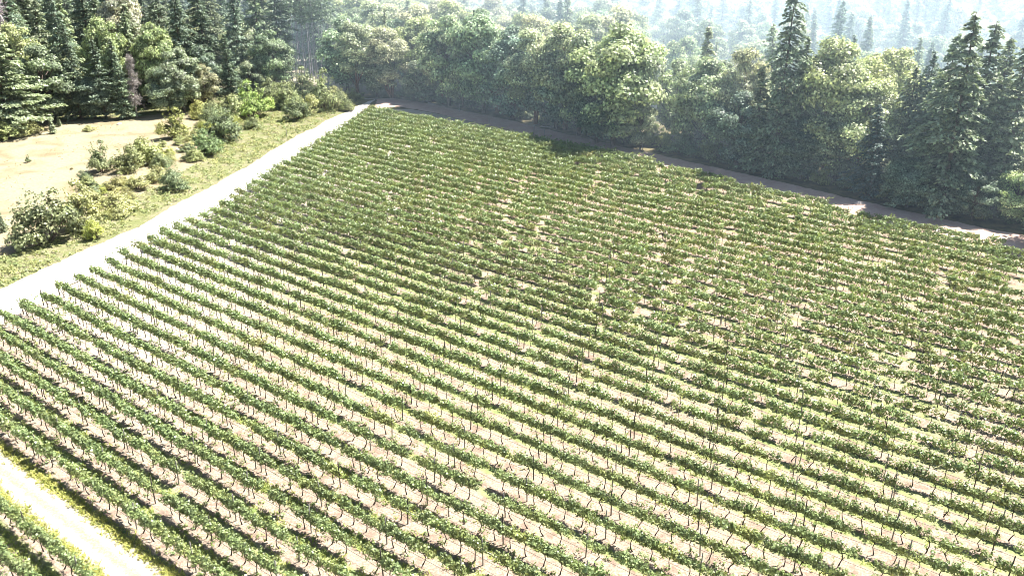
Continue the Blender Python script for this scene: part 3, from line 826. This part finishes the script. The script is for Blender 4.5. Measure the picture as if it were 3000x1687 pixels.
at('fir', 2560, 470, 160, (1.1, 1.1, 1.1), 'grey green fir at the right edge of the photo', 1.0, 2)
at('broad', 2445, 555, 440, DARK, 'dark leafy tree by the road right of the widest fir', 1.1, 0)
at('broad', 2280, 520, 400, DARK, 'dark low tree between the black fir and widest fir', 1.2, 2)

for u, vb, vt, k_, tn_, wd, lab in [
    (2255, 478, 165, 'fir', MID, 1.2, 'grey green fir rising behind the short black fir'), (2415, 512, 55, 'fir', (1.05, 1.1, 1.0), 1.2, 'tall fir filling the space right of the widest great fir'),
    (2510, 525, 105, 'fir', MID, 1.2, 'green fir near the right edge behind the sunlit round tree'), (2325, 500, 85, 'fir', (.9, 1, .95), 1.15, 'shaded fir just left of the widest great fir'),
    (1895, 428, 160, 'slender', MID, 1.3, 'narrow green fir left of the great tall fir'), (1995, 438, 95, 'fir', (1.05, 1.1, 1.0), 1.0, 'mid height fir hugging the right side of the great tall fir'),
    (1700, 345, 150, 'broad', (1.3, 1.35, 1.1), 1.0, 'pale green tree at the right side of the gap'), (1800, 372, 150, 'broad', MID, 1.1, 'green leafy tree right of the light green pointed fir'),
    (2150, 462, 200, 'madrone', (1.4, 1.35, 1.1), 1.1, 'pale madrone filling between the golden and yellow crowns'), (1580, 350, 95, 'broad', PALE, 1.0, 'pale tree behind the giant round tree at the gap'),
    (2640, 610, 240, 'fir', MID, 1.1, 'fir just beyond the right end of the forest road'),
    (1250, 285, 110, 'madrone', PALE, 1.0, 'pale madrone right of the tall round grey green tree'), (1420, 325, 60, 'madrone', (1.45, 1.4, 1.2), 1.0, 'tall pale madrone behind the shaded blue green tree'),
    (950, 244, 110, 'broad', MID, 1.0, 'green tree between the two corner madrones'), (1130, 268, 40, 'broad', (1.25, 1.3, 1.15), 1.0, 'tall pale tree behind the slim dark-stemmed madrone')]:
    at(k_, u, vb, vt, tn_, lab, wd)
# bushes along the bank, left of the white road
def bush_at(u, vb, w_px, label, tint, tall_=1.0, var=0, kind='bush'):
    """u, vb in photo pixels, w_px its width there"""
    x, y = ground(u, vb); _, _, d = project(x, y, 0)
    wid = 1.12 * w_px / F * d
    (tm, cm), h0 = PROTO[kind][var % len(PROTO[kind])]
    r0 = [2.6, 2.5, 2.4, 2.8][var % 4]
    hh = wid / (2 * r0) * h0 * tall_
    plant(kind, x, y, hh, tint, label, 'bushes along the weedy bank', (wid / (2 * r0)) / (hh / h0), var)
BD, BM, BP, BY = (.75, .85, .8), (1.0, 1.05, .95), (1.5, 1.4, 1.15), (1.45, 1.45, .7)
for a in [
    (140, 712, 165, 'large grey green bush, biggest on the bank, near the left edge', (.82, .84, .78), 1.15, 0),
    (240, 668, 120, 'pale green bush overlapping the biggest bush from behind', BP, 1.15, 2),
    (277, 700, 62, 'small bright yellow green bush in front of the pale bush', BY, 1.2, 1),
    (345, 628, 105, 'pale rounded bush above the white road, right of the biggest bush', BP, .9, 3),
    (512, 555, 84, 'dark isolated bush on the bank close to the white road', BD, 1.0, 0),
    (380, 503, 88, 'olive bush in the middle of the bank by the meadow', (1.0, 1.0, .8), 1.1, 1),
    (432, 478, 110, 'pale olive bush joined to the right side of the olive bush', (1.3, 1.3, 1.0), .95, 3),
    (299, 503, 72, 'pointed dark bush at the meadow side of the bank', BM, 1.2, 2),
    (250, 535, 46, 'small dark bush below the pointed bush', BD, 1.0, 1),
    (516, 405, 78, 'bush with yellowish top at the meadow end of the bank', (1.35, 1.3, .8), 1.1, 2),
    (652, 410, 106, 'dark green round bush, largest in the middle of the bank', BD, 1.05, 0),
    (609, 455, 88, 'deep green round bush just below the largest middle bush', (.72, .9, .72), 1.05, 1),
    (570, 425, 60, 'pale bush tucked left of the deep green round bush', BP, 1.0, 3),
    (625, 362, 80, 'grey green bush behind the largest middle bush', BM, 1.1, 3),
    (680, 352, 84, 'pale grey bush near the top of the bank', (1.3, 1.3, 1.15), 1.1, 1),
    (745, 345, 92, 'bright lime bush at the top of the bank', (1.4, 1.65, 1.0), 1.1, 2),
    (872, 350, 76, 'dark round bush at the upper end of the bank by the road', BD, 1.0, 0),
    (905, 335, 70, 'pale leafy bush right of the dark upper bush', BP, 1.0, 1),
    (948, 322, 84, 'tall grey green bush at the far end of the bank', BM, 1.3, 2),
    (835, 318, 90, 'broad grey bush behind the dark upper bush', (1.15, 1.2, 1.1), 1.2, 3),
    (985, 305, 62, 'small pale bush where the bank meets the far corner', BP, 1.0, 1),
    (790, 300, 80, 'blue green bush below the bare trunk grove', BM, 1.1, 0),
    (890, 290, 74, 'leafy green bush right of the bare trunk grove', BM, 1.2, 2),
    (590, 345, 70, 'yellowish bush at the top right corner of the meadow', (1.5, 1.4, .9), 1.0, 3),
    (70, 395, 90, 'pale green scrub bush at the foot of the corner pine', BP, .8, 3),
    (20, 410, 80, 'pale scrub bush at the left photo edge below the pine', (1.3, 1.35, 1.0), .8, 1),
    (262, 384, 34, 'small pale bush standing alone on the upper meadow', BP, .7, 3),
    (83, 476, 15, 'tiny dark shrub standing alone in the middle of the meadow', BD, 1.5, 2),
    (210, 497, 11, 'tiny brown tuft on the lower meadow near the bank', (1.0, .8, .6), .7, 1),
    (1030, 300, 50, 'small bush on the grassy point at the far road corner', BM, .9, 0)]:
    bush_at(*a)
random.seed(19)
for i in range(60):                    # scrub between the big bushes
    t = random.random(); u, v = 210 + 520 * t + random.gauss(0, 46), 640 - 300 * t + random.gauss(0, 34)
    x, y = ground(u, v)
    if v > 700 - (u - 150) * .53: continue
    plant('bush', x, y, random.uniform(.9, 2.3), random.choice([BP, BM, BY, (1.3, 1.3, 1.0), BD, (1.35, 1.2, .9)]), None, 'low scrub on the bank', random.uniform(1.0, 1.5), random.randrange(4), 'scrub of the weedy bank')
for u, vb, vt, lab in [(155, 392, 352, 'young fir standing at the upper left of the meadow'), (175, 370, 344, 'smaller young fir just above the other on the meadow'), (8, 680, 622, 'young dark fir at the left photo edge beside the biggest bush')]:
    x, y = ground(u, vb); plant('sapling', x, y, tall(u, vb, vt), MID, lab, 'young firs on the meadow')

# undergrowth bushes along the forest road, in order along it
def road_pt(t, off):
    seg = [(-27.7, 193.4), (-15.9, 186.0), (0.7, 170.7), (11.3, 158.5), (24.3, 145.8), (44.7, 124.7), (54.2, 114.7), (64.1, 105.8), (83.0, 86.6)]
    L = [0]
    for a, b in zip(seg, seg[1:]): L.append(L[-1] + math.dist(a, b))
    s = t * L[-1]
    for i in range(len(seg) - 1):
        if s <= L[i + 1]:
            f = (s - L[i]) / (L[i + 1] - L[i]); a, b = seg[i], seg[i + 1]
            d = unit(np.array([b[0] - a[0], b[1] - a[1]]))
            return a[0] + (b[0] - a[0]) * f - d[1] * off, a[1] + (b[1] - a[1]) * f + d[0] * off
    return seg[-1]
random.seed(77)
for i in range(46):
    t = (i + .5) / 46 * .97
    x, y = road_pt(t + random.uniform(-.006, .006), random.uniform(2.9, 4.6))
    
    tint = random.choice([DARK, BLUE, MID, (1.2, 1.2, .95)])
    plant('bush', x, y, random.uniform(1.8, 3.6), tint, None, 'undergrowth bushes along the forest road', random.uniform(.8, 1.1), random.randrange(4), 'along the forest road')

# ranks of trees behind the front ones
random.seed(2024)
def free(x, y, r):
    return all((p['x'] - x) ** 2 + (p['y'] - y) ** 2 > r * r for p in plants if p['kind'] != 'bush')
def front_y(x):
    e = [(-184.4, 174.4), (-119.9, 170.1), (-91.3, 172.3), (-74.7, 175.4), (-63.6, 184.9), (-53.5, 198.7), (-33.2, 197.6), (-25.8, 195.5), (-15.7, 188.1), (0.9, 173.3), (11.5, 161.1), (24.4, 149.0), (45.2, 127.8), (54.4, 118.3), (64.5, 109.9), (92.2, 83.4)]
    for (a, b), (c, d) in zip(e, e[1:]):
        if a <= x <= c: return b + (d - b) * (x - a) / (c - a)
    return 160
def fill(region, kinds, x0, x1, d0, d1, step, hr, tints, hole=None, keep_=1.0):
    y = d0
    while y < d1:
        x = x0 + random.uniform(0, step)
        while x < x1:
            xx, yy = x + random.uniform(-.35, .35) * step, front_y(x) + y + random.uniform(-.35, .35) * step
            x += step
            if random.random() > keep_ or (hole and hole(xx, yy)) or not free(xx, yy, step * .62): continue
            kd = random.choice(kinds); h = random.uniform(*hr[kd])
            u, v, d = project(xx, yy, h); ub, vb, _ = project(xx, yy, 0)
            if u < -140 or u > 3140 or v > 1700 or vb < -30: continue
            plant(kd, xx, yy, h, random.choice(tints[kd]), None, f'trees in the {region}', random.uniform(.9, 1.15), None, region)
        y += step * .9
def gap(x, y):
    u, v, _ = project(x, y, 0)
    if 1590 * S < u < 1690 * S and 190 < v < 360: return True
    if 120 < y < 330:                    # keep the view through the gap and into the bare-trunk grove open
        ut, vt, d = project(x, y, 13); half = 4.2 * F / d
        if ut + half > 1640 * S and ut - half < 1676 * S and v > 165 * S and vt < 230 * S: return True
    return False
def grove(x, y):
    u, v, _ = project(x, y, 0)
    return 690 * S < u < 870 * S and v > 196 * S
HR = {'fir': (18, 27), 'broad': (11, 16), 'pine': (16, 22), 'madrone': (13, 19), 'slender': (14, 21), 'pole': (20, 25), 'dead': (12, 17)}
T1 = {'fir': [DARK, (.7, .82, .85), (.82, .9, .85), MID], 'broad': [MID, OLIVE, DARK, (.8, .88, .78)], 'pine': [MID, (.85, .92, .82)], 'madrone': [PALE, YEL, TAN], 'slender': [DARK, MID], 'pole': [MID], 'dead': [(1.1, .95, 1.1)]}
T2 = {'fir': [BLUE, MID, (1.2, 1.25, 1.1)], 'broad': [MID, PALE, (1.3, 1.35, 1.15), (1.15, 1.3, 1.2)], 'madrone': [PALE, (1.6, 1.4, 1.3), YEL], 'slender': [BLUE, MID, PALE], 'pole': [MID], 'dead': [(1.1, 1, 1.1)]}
fill('forest behind the meadow', ['fir', 'fir', 'fir', 'fir', 'slender', 'fir', 'pine', 'fir', 'broad'], -200, -46, 9, 100, 8.0, HR, T1, grove)
fill('forest behind the meadow', ['fir', 'broad', 'slender'], -190, -56, 1, 9, 6.0, {'fir': (12, 17), 'broad': (8, 12), 'slender': (10, 15), 'pine': (10, 14)}, T1, grove)
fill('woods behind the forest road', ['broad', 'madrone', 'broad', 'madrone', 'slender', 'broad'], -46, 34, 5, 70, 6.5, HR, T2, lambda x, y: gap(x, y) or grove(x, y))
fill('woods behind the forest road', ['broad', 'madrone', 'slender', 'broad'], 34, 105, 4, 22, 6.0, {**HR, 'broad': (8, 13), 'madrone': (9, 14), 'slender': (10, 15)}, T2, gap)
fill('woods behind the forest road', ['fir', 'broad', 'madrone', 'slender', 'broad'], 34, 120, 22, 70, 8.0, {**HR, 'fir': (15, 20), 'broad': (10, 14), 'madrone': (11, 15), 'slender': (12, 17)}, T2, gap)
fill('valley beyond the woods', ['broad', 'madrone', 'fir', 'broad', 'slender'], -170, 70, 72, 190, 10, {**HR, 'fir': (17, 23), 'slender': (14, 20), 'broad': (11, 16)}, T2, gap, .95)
random.seed(31)
for i in range(34):                    # thicket of small bushes where the bank meets the forest
    u, v = random.uniform(590, 880), random.uniform(236, 292)
    if v < 236 + max(0, (640 - u)) * .5 or v > 300 - (u - 600) * .07: continue
    x, y = ground(u * S, v * S)
    plant('bush', x, y, random.uniform(1.6, 3.6), random.choice([DARK, MID, PALE, (1.2, 1.25, 1.0), OLIVE]), None, 'bushes in the thicket above the bank', random.uniform(.9, 1.15), random.randrange(4), 'thicket above the bank')
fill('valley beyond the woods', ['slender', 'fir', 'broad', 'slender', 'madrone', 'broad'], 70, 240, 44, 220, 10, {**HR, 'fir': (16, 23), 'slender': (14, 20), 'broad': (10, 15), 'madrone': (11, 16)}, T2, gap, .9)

SKIP = set()
cnts = {}
done = {}
for i, p in enumerate(plants):
    p['i'] = i
unl = [p for p in plants if p['label'] is None and p['i'] not in SKIP]
grp = {}
for p in unl:
    t = p['tint']; tone = 'dark' if sum(t) < 2.3 else 'golden' if t[2] < .97 and t[0] > 1.4 else 'pale' if sum(t) > 3.7 else 'blue green' if t[2] > t[0] + .15 else 'mid green'
    p['tone'] = tone; grp.setdefault((p['region'], p['kind'], tone), []).append(p)
for (reg, kd, tone), L in grp.items():
    L.sort(key=lambda p: project(p['x'], p['y'], p['h'] * .7)[0])
    for j, p in enumerate(L):
        c = NAME[kd][1]
        where = ('in the ' if 'along' not in reg else '') + reg
        p['label'] = f'{tone} {c} {where}, {ordinal(j + 1)} such from the left' if len(L) > 1 else f'{tone} {c} {where}, the only such one'
for p in plants:
    if p['i'] in SKIP: continue
    o = grow(p); o['pid'] = p['i']

# ------------------------------------------------------------------ small things
def fence_post_mesh():
    B = Acc(); B.add(*tube([[0, 0, -.2], [.01, 0, .7], [.0, .01, 1.35], [.01, 0, 1.42]], [.06, .055, .05, .03], 6))
    for z in (.5, .9, 1.25): B.add(*tube([[.04, -.03, z], [.08, 0, z], [.04, .03, z]], [.012, .012, .012], 4))
    return B.mesh('fence_post', M['stake'])
fp = fence_post_mesh()
for u, v, lab in [(841, 403, 'thin fence post on the bank beside the white road'), (1347, 330, 'pale fence post at the woods edge left of the slim gap'), (1561, 357, 'thin fence post by the forest road below the blue green tree'),
                  (1594, 409, 'short dark post on the vineyard side of the forest road'), (1882, 446, 'tan fence post on the forest verge right of the giant round tree'), (1433, 365, 'leaning dark post at the vineyard edge of the forest road'), (1563, 395, 'thin dark post beside the last vines at the forest road')]:
    x, y = ground(u, v); o = obj('fence_post', fp, loc=(x, y, 0)); o.rotation_euler = (random.gauss(0, .05), random.gauss(0, .05), random.uniform(0, 6)); o.scale = (1, 1, 1.25)
    tag(o, lab, 'fence post', 'fence posts beside the roads')

def rock_mesh(seed):
    import bmesh
    bm = bmesh.new(); bmesh.ops.create_icosphere(bm, subdivisions=3, radius=1)
    rng = np.random.default_rng(seed); ph = rng.uniform(0, 6, 6)
    for v in bm.verts:
        c = v.co; f = 1 + .22 * math.sin(c.x * 3 + ph[0]) * math.cos(c.y * 2.6 + ph[1]) + .1 * math.sin(c.z * 6 + ph[2]) * math.sin(c.x * 7 + ph[3])
        v.co = Vector((c.x * f * 1.2, c.y * f * .9, max(c.z * f * .6, -.25)))
    me = bpy.data.meshes.new('boulder'); bm.to_mesh(me); bm.free(); me.materials.append(M['stone']); return me
rk = [rock_mesh(i) for i in range(3)]
for u, v, s_, lab in [(2516, 598, .55, 'pinkish boulder at the forest edge of the road under the great firs'), (2752, 680, .7, 'pale boulder lying at the top end of the right vine rows'), (2340, 620, .45, 'small pinkish rock among the vines near the forest road'),
                      (540, 431, .7, 'pale rock in the rubble patch on the weedy bank'), (525, 440, .5, 'smaller pale rock left of the rubble patch rock'), (500, 465, .55, 'whitish flat rock between the bank bushes'), (350, 365, .45, 'dark brown rock lying on the upper meadow')]:
    x, y = ground(u, v); o = obj('boulder', rk[random.randrange(3)], loc=(x, y, .05)); o.scale = (s_,) * 3; o.rotation_euler = (0, 0, random.uniform(0, 6)); tag(o, lab, 'boulder', 'boulders lying about')

def log_mesh(seed, L):
    rng = np.random.default_rng(seed); B = Acc(); t = np.linspace(0, L, 6)
    B.add(*tube(np.stack([t, rng.normal(size=6) * .06, .12 + rng.normal(size=6) * .03], 1), [.13, .12, .11, .1, .08, .05], 6))
    for i in range(3):
        x = rng.uniform(.3, .9) * L; B.add(*tube([[x, 0, .12], [x + .3, rng.normal() * .4, .45], [x + .5, rng.normal() * .7, .6]], [.04, .03, .01], 4))
    return B.mesh('fallen_log', M['log'])
for u, v, L, an, lab in [(1585, 372, 3.6, -.5, 'pale fallen log under the trees above the forest road'), (1560, 369, 2.6, .3, 'short fallen log crossing near the pale one'), (1068, 292, 4.0, .2, 'long fallen log at the far corner of the roads'), (1255, 303, 2.8, -.9, 'grey fallen branch log at the edge of the dark corner trees')]:
    x, y = ground(u, v); o = obj('fallen_log', log_mesh(int(u), L), loc=(x, y, 0)); o.rotation_euler = (0, 0, an); tag(o, lab, 'log', 'fallen logs at the woods edge')

def brush_mesh():
    rng = np.random.default_rng(9); B = Acc()
    for i in range(90):
        a = rng.uniform(0, 6.28); L = rng.uniform(1.5, 4.5); p = rng.normal(size=3) * np.array([1.2, .8, .1])
        q = p + np.array([math.cos(a) * L * .7, math.sin(a) * L * .5, rng.uniform(.3, 1) * L * .8]); m = (p + q) / 2 + np.array([0, 0, .4])
        B.add(*tube([p, m, q], [.05, .035, .012], 4))
    return B.mesh('brush_pile', M['dead'])
x, y = ground(807, 270); o = obj('brush_pile', brush_mesh(), loc=(x, y, 0)); o.scale = (1.15, 1, 1.0)
tag(o, 'pinkish grey heap of dead branches below the bare trunk grove', 'brush pile')

# brambles and dry weeds on the bank, undergrowth under the woods
def scatter(poly, n, rng):
    P = np.array(poly); lo, hi = P.min(0), P.max(0); out = []
    q = rng.uniform(lo, hi, (n, 2)); x, y = q[:, 0], q[:, 1]; ins = np.zeros(n, bool); j = len(P) - 1
    for i in range(len(P)):
        xi, yi, xj, yj = *P[i], *P[j]
        c = ((yi > y) != (yj > y)) & (x < (xj - xi) * (y - yi) / (yj - yi + 1e-12) + xi); ins ^= c; j = i
    return q[ins]
rng = np.random.default_rng(4)
bank = [(-60.9, 70.7), (-58.6, 79.2), (-55.9, 88.4), (-53.5, 95.0), (-51.0, 103.5), (-49.1, 108.3), (-47.5, 118.3), (-45.4, 125.4), (-42.4, 139.5), (-39.6, 155.3), (-35.5, 174.4), (-32.3, 187.1), (-31.4, 195.5), (-55.3, 195.5), (-55.3, 174.4), (-51.6, 156.4), (-50.7, 140.5), (-52.6, 126.8), (-55.3, 115.1), (-59.0, 100.3), (-66.4, 89.8), (-78.4, 89.8), (-83.0, 70.7)]
q = scatter(bank, 20000, rng)
den = np.array([fbm(a * 3.1 + 5, b * 3.1) for a, b in q]); q = q[den > rng.uniform(-.9, .9, len(q))]
g = rng.random((len(q), 1)); tn = np.array([1.55, 1.35, .95]) * (1 - g) + np.array([.85, 1.0, .7]) * g
B = Acc(); B.add(*clump_leaves(rng, np.hstack([q, np.full((len(q), 1), .05)]), rng.uniform(.2, .7, len(q)) * rng.uniform(.6, 1.5, len(q)), 15, .20, tn))
tag(obj('brambles', B.mesh('brambles', M['bush'])), 'low yellowish brambles and weeds covering the bank beside the road', 'brambles', kind='stuff')
q = scatter([(-138.3, 108.8), (-73.8, 96.1), (-58.1, 102.4), (-52.6, 126.8), (-52.6, 156.4), (-62.7, 180.7), (-84.8, 171.2), (-138.3, 163.8)], 16000, rng)
den = np.array([fbm(a * .6, b * .6 + 3) for a, b in q]); q = q[den > rng.uniform(-.3, 1.6, len(q))]
B = Acc(); tn = np.array([1.6, 1.35, 1.9]) * rng.uniform(.85, 1.15, (len(q), 1)); B.add(*blades(q, .16, rng, tn, .05, .6, 4))
tag(obj('dry_grass', B.mesh('dry_grass', M['grass'])), 'straw coloured dry grass tufts on the pale meadow', 'dry grass', kind='stuff')
und = [(-138.3, 171.2), (-91.3, 173.3), (-74.7, 175.4), (-63.6, 184.9), (-53.5, 198.7), (-33.2, 196.6), (-25.8, 194.5), (-15.7, 187.6), (0.9, 172.3), (11.5, 160.1), (24.4, 147.9), (45.2, 126.2), (54.4, 116.7), (64.5, 108.3), (84.8, 88.7), (101.4, 110.9), (64.5, 174.4), (0.0, 216.7), (-55.3, 232.5), (-138.3, 206.1)]
q = scatter(und, 5200, rng); g = rng.random((len(q), 1)); tn = np.array([.75, .85, .7]) * (1 - g) + np.array([1.2, 1.2, .9]) * g
B = Acc(); B.add(*clump_leaves(rng, np.hstack([q, np.full((len(q), 1), .1)]), rng.uniform(.4, 1.3, len(q)), 20, .32, tn))
tag(obj('undergrowth', B.mesh('undergrowth', M['bush'])), 'leafy undergrowth covering the floor of the woods', 'undergrowth', kind='stuff')

# far wooded hillside
rng = np.random.default_rng(8); B = Acc()
for i in range(900):
    x, y = rng.uniform(-520, 620), rng.uniform(395, 760)
    if abs(x) > y * .95: continue
    d = math.hypot(x, y - 120)
    z = max(0, min(1, (y - 430) / 500)) ** 1.3 * 190 + min(1, max(0, (d - 380) / 300)) * 14 * math.sin(x * .013 + 1) * math.cos(y * .017)
    h = rng.uniform(11, 20); m = 46; t = rng.random(m) ** .8
    a = rng.uniform(0, 6.28, m); rr = (1 - t) * rng.uniform(2.4, 3.6)
    P = np.stack([x + np.cos(a) * rr, y + np.sin(a) * rr, z + .5 + t * h], 1)
    V, Q = leaves(P, np.stack([np.cos(a), np.sin(a), np.full(m, .8)], 1), rng.uniform(1.2, 2.4, m), rng, .8, .15)
    B.add(V, Q, rng.uniform(.6, 1.2, m))
tag(obj('forest', B.mesh('forest', M['fir'])), 'hazy blue wooded hillside far beyond the valley', 'forest', kind='stuff')

# ------------------------------------------------------------------ summer haze filling the air, thicker in the valley
HAZE = True
if HAZE:
    k = NT('haze'); sep = k.n('ShaderNodeSeparateXYZ'); k.link(k.pos(), sep.inputs[0])
    # measured from the forest road into the valley: clear air over the vineyard and the meadow
    q = k.math('ADD', k.math('MULTIPLY', sep.outputs[0], 0.66), k.math('MULTIPLY', sep.outputs[1], 0.75))
    body = k.n('ShaderNodeMapRange'); k.link(q, body.inputs[0]); body.inputs[1].default_value = 96; body.inputs[2].default_value = 180
    body = k.math('MULTIPLY', body.outputs[0], k.math('SUBTRACT', 1.0, k.math('MULTIPLY', k.ramp(q, 185, 270), 0.68)))
    den = k.math('ADD', 0.00004, k.math('MULTIPLY', body, 0.0045))
    v = k.n('ShaderNodeVolumeScatter'); v.inputs['Color'].default_value = (.84, .93, 1, 1); v.inputs['Anisotropy'].default_value = 0.05
    k.link(den, v.inputs['Density'])
    em = k.n('ShaderNodeEmission'); em.inputs[0].default_value = (.55, .79, 1, 1); k.link(k.math('MULTIPLY', body, 0.0023), em.inputs[1])   # added bluish glow standing in for light scattered many times
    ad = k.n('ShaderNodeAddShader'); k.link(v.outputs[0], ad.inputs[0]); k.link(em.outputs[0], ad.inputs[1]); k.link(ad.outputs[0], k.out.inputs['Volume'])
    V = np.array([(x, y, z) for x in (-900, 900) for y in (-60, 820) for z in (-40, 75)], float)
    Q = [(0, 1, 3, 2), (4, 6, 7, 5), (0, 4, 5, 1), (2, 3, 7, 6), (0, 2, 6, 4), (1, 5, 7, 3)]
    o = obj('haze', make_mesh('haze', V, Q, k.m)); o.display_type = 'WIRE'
    tag(o, 'pale blue summer haze hanging over the valley', 'haze', kind='stuff')
    sc.cycles.volume_step_rate = 4.0; sc.cycles.volume_max_steps = 64
